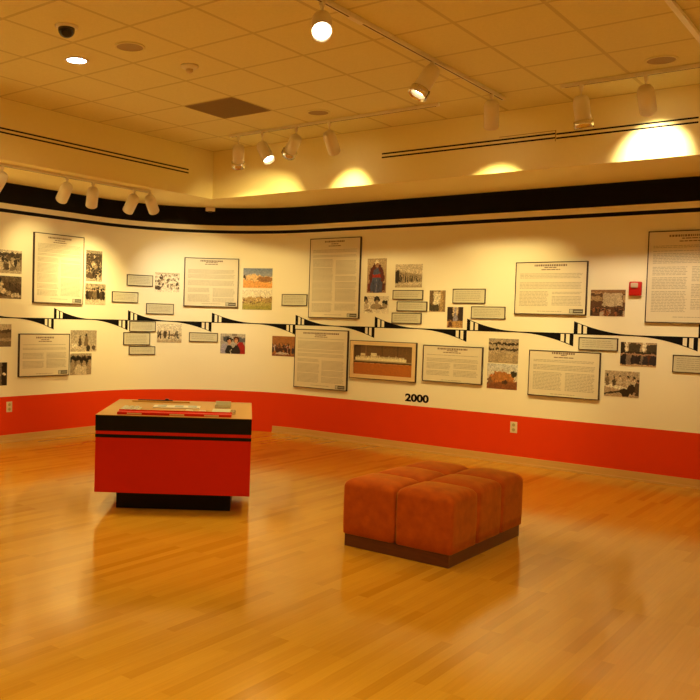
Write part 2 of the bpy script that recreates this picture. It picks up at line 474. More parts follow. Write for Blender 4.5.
plaque(5.111, 1.782, .380, .162, 'caption plaque upper of two between the interior prints and the text panel', 6)
plaque(5.337, 1.603, .386, .135, 'caption plaque lower of two, stepped right above a timeline wing', 5)
plaque(6.493, 1.310, .376, .128, 'caption plaque touching the underside of the timeline, left of the doorway group photo', 4)
plaque(7.341, 1.155, .330, .166, 'caption plaque at the right edge of the view below the timeline', 6)

# ------------------------------------------------------------------ printed photographs
class Pic:
    def __init__(s, w, h, bg=(.5, .5, .5), seed=0):
        s.w, s.h = w, h; s.gm = 1.3; s.a = np.zeros((h, w, 3)); s.a[:] = bg; s.r = np.random.RandomState(seed)
        s.Y, s.X = np.mgrid[0:h, 0:w]; s.Y = (s.Y + .5)/h; s.X = (s.X + .5)/w
    def put(s, mask, c, al=1.0):
        c = np.array(c); s.a[mask] = s.a[mask]*(1 - al) + c*al; return s
    def rect(s, x0, y0, x1, y1, c, al=1.0): return s.put((s.X >= x0) & (s.X < x1) & (s.Y >= y0) & (s.Y < y1), c, al)
    def ell(s, x, y, rx, ry, c, al=1.0): return s.put(((s.X - x)/rx)**2 + ((s.Y - y)/ry)**2 < 1, c, al)
    def poly_below(s, f, c, al=1.0): return s.put(s.Y > f(s.X), c, al)
    def grad(s, c0, c1):
        s.a[:] = np.array(c0)*(1 - s.Y[..., None]) + np.array(c1)*s.Y[..., None]; return s
    def noise(s, amp, k=1, x0=0, y0=0, x1=1, y1=1):
        n = s.r.rand(s.h//k + 2, s.w//k + 2); n = np.kron(n, np.ones((k, k)))[:s.h, :s.w]
        mk = (s.X >= x0) & (s.X < x1) & (s.Y >= y0) & (s.Y < y1)
        s.a[mk] = np.clip(s.a[mk]*(1 + amp*(n[mk][:, None]*2 - 1)), 0.004, 1); return s
    def person(s, x, y, h, cloth, skin=(.45, .30, .20), hair=(.04, .03, .02), wide=1.0):
        w = h*.16*wide*s.h/s.w
        s.ell(x, y + h*.62, w*1.15, h*.42, cloth); s.ell(x, y + h*.15, w*.55, h*.13, skin)
        s.ell(x, y + h*.08, w*.55, h*.08, hair); return s
    def build(s, o_s, z, w, h, label, group=None, name='photo_print', parent=None, org=None, n=.003, n0=.0005):
        own = parent is None
        # film grain and soft irregular edges
        amp = .85 if own else .5
        def smooth():
            n = s.r.rand(s.h//3 + 2, s.w//3 + 2)
            n = np.kron(n, np.ones((3, 3)))[:s.h, :s.w]
            return np.rint((n*2 - 1)*amp).astype(int)
        yy = np.clip(np.arange(s.h)[:, None] + smooth(), 0, s.h-1); xx = np.clip(np.arange(s.w)[None, :] + smooth(), 0, s.w-1)
        s.a = s.a[yy, xx]
        s.noise(.20 if own else .10, 1).noise(.08 if own else .04, 2)
        if org is None: org = wp(o_s, 0, z)
        bm = bmesh.new(); W, H = s.w, s.h
        V = [[bm.verts.new(wp(o_s - w/2 + w*i/W, n, z + h/2 - h*j/H) - org) for i in range(W+1)] for j in range(H+1)]
        for j in range(H):
            for i in range(W):
                bm.faces.new((V[j+1][i], V[j+1][i+1], V[j][i+1], V[j][i]))
        # the edge and back of the mount
        per = [V[0][i] for i in range(W+1)] + [V[j][W] for j in range(1, H+1)] + [V[H][i] for i in range(W-1, -1, -1)] + [V[j][0] for j in range(H-1, 0, -1)]
        ss = [o_s - w/2 + w*i/W for i in range(W+1)] + [o_s + w/2]*H + [o_s - w/2 + w*i/W for i in range(W-1, -1, -1)] + [o_s - w/2]*(H-1)
        zz = [z + h/2]*(W+1) + [z + h/2 - h*j/H for j in range(1, H+1)] + [z - h/2]*W + [z + h/2 - h*j/H for j in range(H-1, 0, -1)]
        bk = [bm.verts.new(wp(a, n0, b) - org) for a, b in zip(ss, zz)]
        for i in range(len(per)):
            j = (i+1) % len(per); bm.faces.new((per[i], bk[i], bk[j], per[j]))
        me = bpy.data.meshes.new(name); bm.to_mesh(me); bm.free()
        at = me.attributes.new('ink', 'FLOAT_COLOR', 'FACE')
        c = np.ones((len(me.polygons), 4), dtype=np.float32)
        c[:, :3] = .5; c[:W*H, :3] = (np.clip(s.a, 0, 1)**s.gm).reshape(-1, 3)
        at.data.foreach_set('color', c.ravel())
        me.materials.append(M['ink'])
        o = bpy.data.objects.new(name, me); COL.objects.link(o)
        if own:
            o.location = org; tag(o, label, 'photo print', group or 'unframed photo prints on the display wall')
        else: o.parent = parent
        return o

D1, D2, G1, G2, G3, L1, L2 = (.015, .009, .005), (.05, .032, .018), (.13, .09, .055), (.25, .19, .12), (.42, .34, .23), (.62, .54, .40), (.80, .74, .60)

def crowd(p, y0, y1, n, hmin, hmax, dark=.5, cloths=None):
    for i in range(n):
        f = i/max(1, n-1); y = y0 + (y1 - y0)*f; h = hmin + (hmax - hmin)*f
        c = p.r.rand(); cl = (cloths[p.r.randint(len(cloths))] if cloths else (G1 if c < dark*.6 else D2 if c < dark else L1 if c < .8 else G3))
        p.person(p.r.rand(), y, h, cl, skin=G3 if not cloths else (.42, .22, .13))
    return p

p = Pic(52, 36, G2, 1); p.rect(0, 0, 1, .12, L1); p.rect(.0, .1, 1, .38, G1).noise(.7, 3, 0, .08, 1, .4); crowd(p, .18, .45, 26, .34, .5, .55); p.rect(0, .86, 1, 1, L1, .7).ell(.2, .55, .07, .2, L2).noise(.25, 1)
p.build(-1.285, 2.032, .390, .259, 'sepia photo of a standing crowd at the left edge, upper of two')
p = Pic(52, 36, G1, 2); p.rect(.55, 0, .62, .5, D2).rect(.8, 0, .84, .6, D2).rect(.2, .0, 1, .3, G2, .6); p.ell(.25, .42, .11, .32, L1).ell(.27, .18, .06, .1, D1).ell(.1, .6, .12, .3, D2).ell(.4, .68, .1, .12, L1).ell(.8, .85, .16, .1, L1).ell(.55, .75, .1, .12, G3).rect(0, .9, 1, 1, G3, .5).noise(.4, 2).noise(.2, 1)
p.build(-1.282, 1.745, .386, .252, 'sepia photo of a white-dressed person working at the left edge, lower of two')
p = Pic(44, 36, G3, 3).grad(L1, G2); p.poly_below(lambda x: .28 + .06*np.sin(6*x), G1).poly_below(lambda x: .4 + .0*x, G2).rect(0, .62, 1, .75, G3).noise(.15, 4).noise(.08, 1)
p.build(-1.365, 1.207, .301, .253, 'sepia landscape photo of low hills left of the lowest left text panel')
p = Pic(36, 36, D2, 4); p.rect(0, 0, .62, 1, G2).rect(.45, 0, .72, 1, L1, .35).rect(.72, 0, 1, 1, D1).ell(.85, .52, .1, .05, L2).ell(.66, .52, .03, .03, L2).noise(.2, 2)
p.build(-1.385, .775, .246, .259, 'dark photo with pale door at the left edge, lowest print there')
p = Pic(34, 50, G1, 5); p.rect(0, 0, 1, .1, L1, .6); crowd(p, .06, .72, 60, .16, .3, .75); p.poly_below(lambda x: .88 + .06*x, L1, .7).noise(.4, 1)
p.build(-.024, 2.063, .255, .376, 'tall dark crowd photo, upper of two right of the tallest left text panel')
p = Pic(44, 35, L1, 6); p.rect(0, 0, 1, .3, G2, .5).noise(.4, 3, 0, 0, 1, .35)
for x in (.1, .22, .35, .45, .56, .64, .78, .9): p.person(x, .16 + .1*p.r.rand(), .55, (G1, D2, G2)[p.r.randint(3)])
p.rect(0, .78, 1, 1, L1, .7).noise(.25, 1)
p.build(.005, 1.717, .322, .258, 'sepia photo of people walking, lower of two right of the tallest left text panel')
p = Pic(54, 34, G3, 7).grad((.46, .40, .30), (.6, .52, .38)); p.person(.36, .22, .6, G1, G2, D1).person(.6, .16, .7, G2, G2, D1).ell(.15, .75, .12, .12, L2).ell(.5, .85, .4, .12, L1).ell(.68, .85, .08, .15, D2).ell(.88, .82, .07, .1, G1).noise(.3, 1)
p.build(-.164, 1.141, .408, .260, 'sepia photo of two people outdoors, upper of two right of the lowest left panel')
p = Pic(46, 36, G2, 8); p.rect(0, 0, 1, .12, L1, .6)
for x, y, c in ((.12, .12, G3), (.38, .1, L1), (.66, .14, L1), (.92, .1, G3)): p.ell(x, y+.2, .14, .2, D1).ell(x, y+.34, .09, .15, G3).ell(x, y+.72, .17, .32, c)
p.noise(.3, 1)
p.build(-.201, .859, .332, .261, 'sepia close photo of four dark-haired people, lower of two beside the lowest left panel')
p = Pic(46, 35, L2, 9); p.rect(0, 0, 1, .1, L1)
for i in range(60): p.ell(p.r.rand(), .12 + .7*p.r.rand(), .03+.03*p.r.rand(), .03+.03*p.r.rand(), (G1, G2, G3, L1)[p.r.randint(4)])
p.ell(.12, .8, .12, .12, G1).noise(.2, 1)
p.build(1.034, 1.909, .327, .250, 'washed-out speckled village photo left of the brightly lit text panel')
p = Pic(46, 34, L1, 10).grad(L2, L1); p.rect(0, .52, 1, .62, G2, .6)
for x in (.05, .14, .3, .36, .5, .78, .85): p.ell(x, .58, .03, .22, (G1, D2, G2)[p.r.randint(3)])
p.ell(.66, .6, .12, .06, G2).rect(.58, .6, .61, .9, G1).rect(.72, .6, .75, .9, G1).rect(.5, .08, .51, .6, D2).rect(0, .86, 1, 1, G3, .5).noise(.2, 1)
p.build(1.079, 1.248, .330, .242, 'pale sepia photo of people with a horse below the timeline')
p = Pic(56, 36, (.30, .34, .42), 11).grad((.26, .32, .44), (.62, .56, .46)); p.poly_below(lambda x: .42 - .12*np.exp(-((x-.35)/.25)**2) + .02*np.sin(30*x), (.80, .58, .32)); p.rect(.0, .55, .35, .62, (.55, .33, .15), .5).ell(.75, .56, .28, .14, (.42, .24, .11)).ell(.05, .45, .03, .12, (.12, .09, .05)).poly_below(lambda x: .62 + .1*x, (.80, .45, .16)).noise(.12, 2)
p.build(2.236, 1.998, .395, .255, 'colour photo of a desert fort under blue sky, upper of two landscape prints')
p = Pic(56, 36, L2, 12).grad((.82, .76, .62), (.80, .70, .45)); p.poly_below(lambda x: .38 + .04*np.sin(18*x), (.52, .38, .16)).poly_below(lambda x: .60 + .03*np.sin(9*x), (.50, .42, .14)).poly_below(lambda x: .8 + 0*x, (.42, .38, .10))
for i in range(40): p.ell(p.r.rand(), .38 + .3*p.r.rand(), .02, .04, ((.25, .15, .08), (.7, .55, .3))[i % 2])
p.noise(.2, 1)
p.build(2.237, 1.717, .401, .262, 'colour photo of a green field settlement, lower of two landscape prints')
p = Pic(46, 36, (.45, .42, .38), 13); p.rect(.1, .12, .35, .4, (.12, .12, .13)).rect(.45, .0, .65, .1, D1).rect(.7, .2, 1, .42, (.15, .16, .18)).rect(0, 0, 1, .15, (.6, .55, .45), .5)
p.ell(.17, .82, .16, .32, (.42, .40, .50)).ell(.82, .8, .2, .38, (.42, .03, .02)).ell(.36, .86, .16, .28, (.03, .03, .03)).ell(.64, .88, .16, .3, (.04, .03, .03))
p.ell(.36, .34, .12, .16, D1).ell(.63, .30, .13, .17, (.12, .04, .02)).ell(.37, .42, .075, .13, (.60, .34, .2)).ell(.63, .38, .075, .13, (.62, .35, .2)).rect(.42, .75, .44, 1, L2).rect(.56, .75, .575, 1, L2).noise(.1, 1)
p.build(1.924, 1.132, .330, .262, 'colour photo of two smiling people, one in red, below the timeline')
p = Pic(46, 36, (.42, .20, .07), 14); crowd(p, .34, .5, 26, .3, .4, .5, [(.08, .02, .02), (.25, .04, .03), (.06, .05, .08), (.5, .4, .35), (.10, .03, .02)]); p.ell(.45, .92, .3, .12, (.6, .52, .45)).rect(0, .93, 1, 1, (.3, .14, .08)).noise(.2, 1)
p.build(2.620, 1.124, .326, .258, 'colour group photo on orange background, left of the tall lower text panel')
p = Pic(36, 54, (.50, .38, .24), 15).grad((.55, .44, .28), (.42, .28, .16)); p.ell(.5, .55, .38, .42, (.16, .02, .02)).ell(.5, .68, .24, .42, (.10, .12, .20)).rect(.2, .7, .8, .98, (.10, .11, .19)).rect(.06, .72, .2, .95, (.20, .03, .02)).rect(.8, .72, .95, .95, (.14, .02, .02)).rect(.28, .47, .72, .56, (.40, .03, .02)).ell(.5, .12, .13, .1, (.75, .68, .52)).ell(.5, .2, .09, .08, (.42, .24, .12)).rect(.33, .58, .36, .98, (.05, .06, .12)).rect(.62, .58, .65, .98, (.05, .06, .12)).rect(.48, .6, .51, .98, (.3, .3, .36)).noise(.15, 1)
p.build(3.940, 2.020, .260, .407, 'colour print of a robed figure in blue and red beside the tallest panel')
p = Pic(50, 30, L2, 16); p.rect(0, 0, 1, .2, L1, .5)
for x, y, rr in ((.08, .22, .09), (.52, .2, .12), (.85, .42, .12)): p.ell(x, y, rr, .2, D1).ell(x, y+.17, rr*.75, .16, G3)
p.ell(.5, .62, .22, .2, G3).ell(.08, .6, .12, .18, L1).rect(0, .76, 1, 1, L2).ell(.2, .85, .15, .08, G3).ell(.7, .7, .1, .06, G2).noise(.15, 1)
p.build(3.945, 1.675, .334, .203, 'black and white photo of three children at a table, under the robed figure')
p = Pic(52, 40, L1, 17).grad((.62, .54, .40), (.74, .66, .5)); p.poly_below(lambda x: .25 + .22*x, G3).poly_below(lambda x: .82 - .08*x, L1)
for i in range(9):
    x = .2 + .085*i; y = .42 + .025*i
    p.rect(x, y, x+.03, .80-.07*x, D2).rect(x-.01, .35 + .03*i, x+.05, .37 + .03*i, D2)
p.ell(.08, .55, .09, .28, D2).ell(.1, .45, .05, .1, D1).poly_below(lambda x: .9 + 0*x, G3, .6).noise(.25, 1)
p.build(4.362, 2.013, .347, .268, 'sepia photo of an arcaded white building above three caption plaques')
p = Pic(32, 40, (.35, .25, .13), 18); p.rect(0, 0, .3, .7, (.22, .15, .08)).rect(.25, .05, .7, .62, (.66, .58, .42)).ell(.45, .45, .2, .3, (.7, .64, .5)).rect(0, .68, .6, .95, (.10, .08, .05)).rect(.7, 0, .85, 1, (.5, .36, .18)).noise(.25, 2).noise(.15, 1)
p.build(4.734, 1.725, .195, .240, 'small colour interior print with bright window, upper of two')
p = Pic(32, 40, (.16, .09, .05), 19); p.rect(.0, 0, .3, .6, (.05, .03, .03)).rect(.75, 0, 1, .7, (.06, .04, .04)).rect(.35, 0, .7, .45, (.62, .52, .36)).put(abs(p.X - .52) < .05 + .3*(p.Y - .3).clip(0, .5), (.36, .34, .42)).rect(0, .68, 1, 1, (.5, .32, .14)).rect(.1, .7, .3, .95, (.15, .06, .03)).noise(.3, 2).noise(.15, 1)
p.build(4.954, 1.545, .188, .232, 'small colour interior print with draped cloth, lower of two')
p = Pic(50, 40, (.50, .42, .30), 20); p.rect(0, 0, 1, .1, (.42, .36, .28))
for i in range(70):
    x = p.r.rand(); y = .18 + .08*p.r.rand() + (.22 if p.r.rand() < .5 else 0)
    p.ell(x, y, .05, .035, D2 if i % 2 else G1)
p.rect(.36, .35, .42, .6, (.5, .42, .3)).rect(0, .6, 1, 1, (.48, .39, .26)).noise(.25, 1).noise(.12, 3)
p.build(5.522, 1.198, .329, .260, 'sepia photo of a distant settlement, upper of two beside the small lower text panel')
p = Pic(50, 40, L1, 21).grad((.62, .62, .60), (.75, .66, .48)); p.put((p.Y > .32) & (p.X > .1) & (p.X < .9) & (p.Y > .55 - .8*p.X) & (p.Y > .25 + .5*(p.X - .5).clip(0, 1)), (.52, .25, .08)).rect(.5, .2, .53, .35, (.4, .2, .08)).poly_below(lambda x: .78 - .1*x, (.30, .13, .05)).ell(.88, .38, .11, .12, (.07, .06, .03)).ell(.6, .72, .08, .1, (.12, .06, .03)).rect(.24, .3, .27, .75, (.34, .15, .06)).ell(.1, .7, .08, .14, (.28, .16, .08)).noise(.18, 2)
p.build(5.519, .922, .334, .270, 'colour photo of a brown mud-brick fort, lower of two beside the small lower text panel')
p = Pic(54, 40, (.16, .08, .04), 22); p.rect(0, 0, 1, .14, (.34, .2, .1)).rect(.36, .12, .92, .62, (.55, .46, .32)).rect(0, .1, .3, .16, (.5, .34, .2)).rect(0, .25, .33, .42, (.42, .30, .16)).rect(.95, .2, 1, .5, (.5, .38, .22)); crowd(p, .62, .75, 26, .2, .3, .5, [(.08, .03, .02), (.35, .16, .07), (.5, .42, .32), (.05, .03, .02)]); p.noise(.2, 1)
p.build(6.565, 1.721, .327, .262, 'photo of an audience facing a projection screen, left of the fire alarm')
p = Pic(56, 38, (.50, .40, .26), 23); p.rect(.0, 0, .1, .45, D2).rect(.24, .05, .56, .4, (.10, .08, .05)).rect(.72, .08, 1, .42, (.10, .08, .05)).rect(.12, 0, .2, .5, L2).rect(.6, 0, .7, .5, L2)
for i in range(15): p.person(.03 + .067*i, .36 + .04*p.r.rand(), .6, ((.03, .02, .03), (.16, .06, .04), (.25, .2, .16), (.05, .04, .05))[p.r.randint(4)])
p.rect(0, .92, 1, 1, (.55, .4, .25)).noise(.15, 1)
p.build(6.869, 1.225, .326, .233, 'colour photo of a group standing before doorways, below the timeline')
p = Pic(54, 42, (.50, .40, .28), 24); p.rect(0, 0, 1, .25, (.52, .44, .32)); p.put((p.Y > .5 + .15*p.X) & (p.Y < .62 + .2*p.X), L2).rect(.0, .4, .7, .48, L1)
for x, y, h in ((.08, .12, .45), (.28, .2, .35), (.45, .15, .38), (.68, .15, .5), (.84, .2, .55), (.95, .3, .6)): p.person(x, y, h, (G1, L1, G2)[p.r.randint(3)])
p.ell(.62, .82, .14, .16, D2).ell(.78, .68, .1, .2, D2).put((abs(p.Y - .92 + .3*p.X) < .03) & (p.X < .5), D2).noise(.3, 1)
p.build(6.729, .928, .322, .254, 'sepia photo of people seated along a long table, lowest print near the right end')

# gold-framed picture of a white building model
s, z, w, h = 4.061, 1.014, .877, .443
org = wp(s, 0, z); t = thing('framed_model_picture', 'pale gold framed picture of a long white building model above an orange base', 'framed picture', org)
s0, s1, z0, z1 = s-w/2, s+w/2, z-h/2, z+h/2
bm = bmesh.new(); f = .045
slab(bm, s0, s1, z1-f, z1, 0, .03, org); slab(bm, s0, s1, z0, z0+f, 0, .03, org); slab(bm, s0, s0+f, z0+f, z1-f, 0, .03, org); slab(bm, s1-f, s1, z0+f, z1-f, 0, .03, org)
fr = link('frame', bm, 'gold', t)
bm = bmesh.new(); e = .007
slab(bm, s0-e, s1+e, z1, z1+e, 0, .028, org); slab(bm, s0-e, s1+e, z0-e, z0, 0, .028, org); slab(bm, s0-e, s0, z0, z1, 0, .028, org); slab(bm, s1, s1+e, z0, z1, 0, .028, org)
link('frame_edge', bm, 'darkframe', fr)
p = Pic(110, 50, (.22, .13, .05), 30); p.rect(0, 0, .12, .6, (.14, .07, .02)).rect(.2, 0, .22, .6, (.34, .2, .08)).rect(.48, 0, .5, .5, (.16, .09, .03)).rect(.75, 0, .76, .5, (.15, .08, .03))
p.rect(0, .52, 1, .56, (.42, .33, .18)).rect(.03, .42, .90, .53, (.78, .72, .52))
for i in range(34):
    x = .05 + .024*i; p.rect(x, .34 + .05*p.r.rand(), x+.018, .44, (.72, .66, .46))
p.rect(.12, .28, .20, .42, (.68, .6, .4)).rect(.3, .26, .4, .42, (.74, .68, .48)).rect(.06, .36, .9, .38, (.3, .2, .1), .5)
p.rect(0, .56, 1, .60, (.07, .03, .01)).rect(0, .60, 1, 1, (.50, .19, .03))
for i in range(48): p.rect(.03 + .02*i, .61, .036 + .02*i, .63, (.75, .5, .22))
p.noise(.12, 1)
p.build(s, z, w-2*f, h-2*f, None, name='picture', parent=t, org=org, n=.012, n0=.002)

# "2000" lettering on the wall
cu = bpy.data.curves.new('year_number', 'FONT'); cu.body = '2000'; cu.size = .128; cu.extrude = .0012; cu.offset = .0052
cu.align_x = 'CENTER'; cu.align_y = 'CENTER'; cu.space_character = 1.0
o = bpy.data.objects.new('year_number', cu); COL.objects.link(o)
o.location = wp(4.521, .0022, .606); o.rotation_euler = (PI/2, 0, 0)
bpy.context.view_layer.update()
dg = bpy.context.evaluated_depsgraph_get(); me = bpy.data.meshes.new_from_object(o.evaluated_get(dg)); bpy.data.objects.remove(o)
xs = [v.co.x for v in me.vertices]; ys = [v.co.y for v in me.vertices]
sx = .300/(max(xs) - min(xs)); sy = .092/(max(ys) - min(ys)); cx, cy = (max(xs)+min(xs))/2, (max(ys)+min(ys))/2
for v in me.vertices: v.co = Vector(((v.co.x - cx)*sx, -v.co.z, (v.co.y - cy)*sy))
me.materials.clear(); me.materials.append(M['black'])
o = bpy.data.objects.new('year_number', me); COL.objects.link(o); o.location = wp(4.521, .0018, .606)
tag(o, 'bold black number 2000 on the cream wall above the red band', 'wall lettering')

# ------------------------------------------------------------------ fire alarm, outlets, sensor
org = wp(6.821, 0, 1.861)
t = thing('fire_alarm', 'red fire alarm strobe on the wall between the audience photo and the large right panel', 'fire alarm', org)
bm = bmesh.new(); box(bm, (0, -.022, 0), (.114, .044, .138), bevel=.012, seg=3); link('alarm_body', bm, 'alarm', t, True)
bm = bmesh.new(); box(bm, (-.004, -.050, .032), (.066, .022, .048), bevel=.008, seg=2); link('strobe_lens', bm, 'lens', t, True)
bm = bmesh.new(); box(bm, (-.004, -.045, -.035), (.070, .004, .040), bevel=.001, seg=1); link('speaker_slots', bm, 'alarm', t)

def outlet(s, z, label):
    org = wp(s, 0, z); t = thing('power_outlet', label, 'power outlet', org, 0 if s > ARC else PI/2, group='power outlets')
    sg = 1
    bm = bmesh.new(); box(bm, (0, -.003, 0), (.076, .006, .118), bevel=.002, seg=2); link('cover_plate', bm, 'plate', t)
    for dz in (.026, -.026):
        bm = bmesh.new(); lathe(bm, [(0, 0), (.017, 0), (.017, .003), (0, .003)], 20, Matrix.Rotation(PI/2, 3, 'X'), (0, -.0055, dz)); link('receptacle', bm, 'slotdark', t)
outlet(5.669, .390, 'ivory power outlet in the red band right of the suede ottoman')
outlet(-1.225, .400, 'ivory power outlet in the red band at the left edge of the room')

sp = wp(1.58, 0, 2.872)
t = thing('motion_sensor', 'small white sensor box on the black band under the soffit corner', 'sensor', sp, math.atan2(-(sp.x - (XL+RAD)), sp.y - (YR-RAD)))
bm = bmesh.new(); box(bm, (0, -.025, 0.008), (.125, .05, .05), bevel=.006); link('sensor_housing', bm, 'white', t)
bm = bmesh.new(); box(bm, (0, -.022, -.025), (.05, .03, .018), bevel=.004); link('sensor_eye', bm, 'darkframe', t)

# ------------------------------------------------------------------ slot diffusers on the fascia
def slot_diffuser(label, a, b, axis, z, plate=None):
    """two dark air slots in a thin flush plate"""
    mid = (a + b)/2; L = b - a
    loc = (mid, FY, z) if axis == 'x' else (FX, mid, z)
    t = thing('air_slot_diffuser', label, 'air diffuser', loc, 0 if axis == 'x' else PI/2, group='linear air slots on the fascia')
    bm = bmesh.new(); box(bm, (0, -.0015, 0), (L, .003, .085)); link('diffuser_plate', bm, 'soffit', t)
    for dz in (.019, -.019):
        bm = bmesh.new(); box(bm, (0, -.0035, dz), (L - .006, .002, .014)); link('air_slot', bm, 'black', t)
    if plate:
        bm = bmesh.new(); W2 = plate; x1 = L/2 - .004; x0 = x1 - W2
        for zz in (.046,): box(bm, ((x0+x1)/2, -.002, zz), (W2, .004, .004))
        box(bm, (x1+.004, -.004, 0), (.006, .005, .1)); link('access_seam', bm, 'seam', t)
slot_diffuser('pair of black air slots on the left fascia above the left light track', 3.0, 7.285, 'y', 3.176)
slot_diffuser('pair of black air slots on the back fascia, left section with an access seam', -4.52, -2.737, 'x', 3.192, .52)
slot_diffuser('pair of black air slots on the back fascia, right section ending at the bright spot', -2.733, -1.583, 'x', 3.186)

# ------------------------------------------------------------------ ceiling items
t = thing('security_camera', 'black dome security camera on the ceiling left of the glowing downlight', 'security camera', (-4.775, 3.80, CEIL))
bm = bmesh.new(); lathe(bm, [(0, 0), (.082, 0), (.080, -.008), (.066, -.014), (0, -.014)], 32); link('camera_mount', bm, 'white', t, True)
bm = bmesh.new(); lathe(bm, [(.058, -.012)] + [(.058*math.cos(a), -.024 - .055*math.sin(a)) for a in [PI/2*i/8 for i in range(9)]], 32); link('camera_dome', bm, 'dome', t, True)

def downlight(x, y, label, energy, size=2.3):
    t = thing('recessed_downlight', label, 'downlight', (x, y, CEIL), group='recessed ceiling downlights')
    bm = bmesh.new(); lathe(bm, [(.075, 0), (.095, 0), (.095, -.005), (.078, -.007), (.075, 0)], 32); link('trim_ring', bm, 'white', t, True)
    bm = bmesh.new(); lathe(bm, [(0, -.002), (.076, -.002), (.074, -.004), (0, -.004)], 32); link('lamp_lens', bm, 'lampdown', t)
    ld = bpy.data.lights.new('downlight_lamp', 'SPOT'); ld.energy = energy*K; ld.color = DAY; ld.spot_size = size; ld.spot_blend = .9; ld.shadow_soft_size = .07
    lo = bpy.data.objects.new('downlight_lamp', ld); COL.objects.link(lo); lo.parent = t; lo.location = (0, 0, -.03)
downlight(-5.33, 4.35, 'glowing round recessed downlight, the lit one in the photo upper left ceiling', 90)
for x, y in ((-1.0, 1.3), (2.2, 1.3), (-5.33, .7), (2.2, 5.2)):  # extra downlights added out of view to raise the ambient light
    downlight(x, y, 'added unseen downlight for ambient light, further forward in the room', 180)

def speaker(x, y, r, label):
    t = thing('ceiling_speaker', label, 'ceiling speaker', (x, y, CEIL), group='round ceiling speakers')
    bm = bmesh.new(); lathe(bm, [(r, 0), (r*1.16, 0), (r*1.16, -.006), (r, -.009), (r, 0)], 40); link('speaker_rim', bm, 'tilepaint', t, True)
    bm = bmesh.new(); lathe(bm, [(0, -.002), (r, -.002), (r, -.006), (0, -.006)], 40); link('speaker_grille', bm, 'grille', t)
speaker(-4.73, 4.36, .098, 'round dark ceiling speaker between the downlight and the smoke detector')
speaker(-4.69, 6.79, .098, 'round ceiling speaker beside the left track of four lamps')
speaker(-1.68, 6.87, .098, 'round ceiling speaker at the upper right above the right light track')

t = thing('smoke_detector', 'small round cream smoke detector on the ceiling left of the return vent', 'smoke detector', (-4.69, 4.97, CEIL))
bm = bmesh.new(); lathe(bm, [(0, 0), (.072, 0), (.072, -.012), (.045, -.028), (0, -.03)], 32); link('detector_base', bm, 'white', t, True)
bm = bmesh.new(); lathe(bm, [(0, -.028), (.028, -.03), (.030, -.045), (.018, -.058), (0, -.06)], 24); link('detector_head', bm, 'plate', t, True)

t = thing('return_air_grille', 'dark brown square return air grille in the ceiling grid', 'air grille', (-5.319, 6.186, CEIL))
bm = bmesh.new(); box(bm, (0, 0, -.002), (.585, .585, .004)); link('grille_panel', bm, 'vent', t)
bm = bmesh.new()
for i in range(30): box(bm, (0, -.275 + .019*i, -.006), (.58, .004, .006))
link('louvres', bm, 'vent', t)

# ------------------------------------------------------------------ tracks
def track(label, a, b, z=CEIL, joiner=None, groove=True):
    a = Vector((a[0], a[1], z)); b = Vector((b[0], b[1], z)); d = b - a; L = d.length
    t = thing('lighting_track', label, 'lighting track', (a+b)/2, math.atan2(d.y, d.x), group='ceiling lighting tracks')
    bm = bmesh.new(); box(bm, (0, 0, -.014), (L, .036, .028), bevel=.002, seg=1); link('track_rail', bm, 'white', t)
    if groove:
        bm = bmesh.new(); box(bm, (0, 0, -.0285), (L-.06, .010, .002)); link('power_groove', bm, 'groove', t)
    if joiner is not None:
        bm = bmesh.new(); box(bm, (joiner - L/2, 0, -.018), (.17, .042, .030), bevel=.003, seg=1); link('track_joiner', bm, 'white', t)
TA = track('long lighting track running from the viewer towards the back fascia over the ottoman', (-3.035, -.8), (-3.035, 7.24), joiner=5.59)
track('lighting track with four lamps in front of the back fascia, left of the long track', (-6.07, 7.10), (-3.58, 7.10))
track('lighting track at the right in front of the back fascia above the fire alarm', (-2.50, 7.13), (3.4, 7.13))
track('plain white track crossing the upper right corner of the ceiling', (-1.345, -.8), (-1.345, 6.9), groove=False)
track('lighting track under the left soffit in front of the black band', (-7.02, 1.2), (-7.02, 6.83), z=SOF)

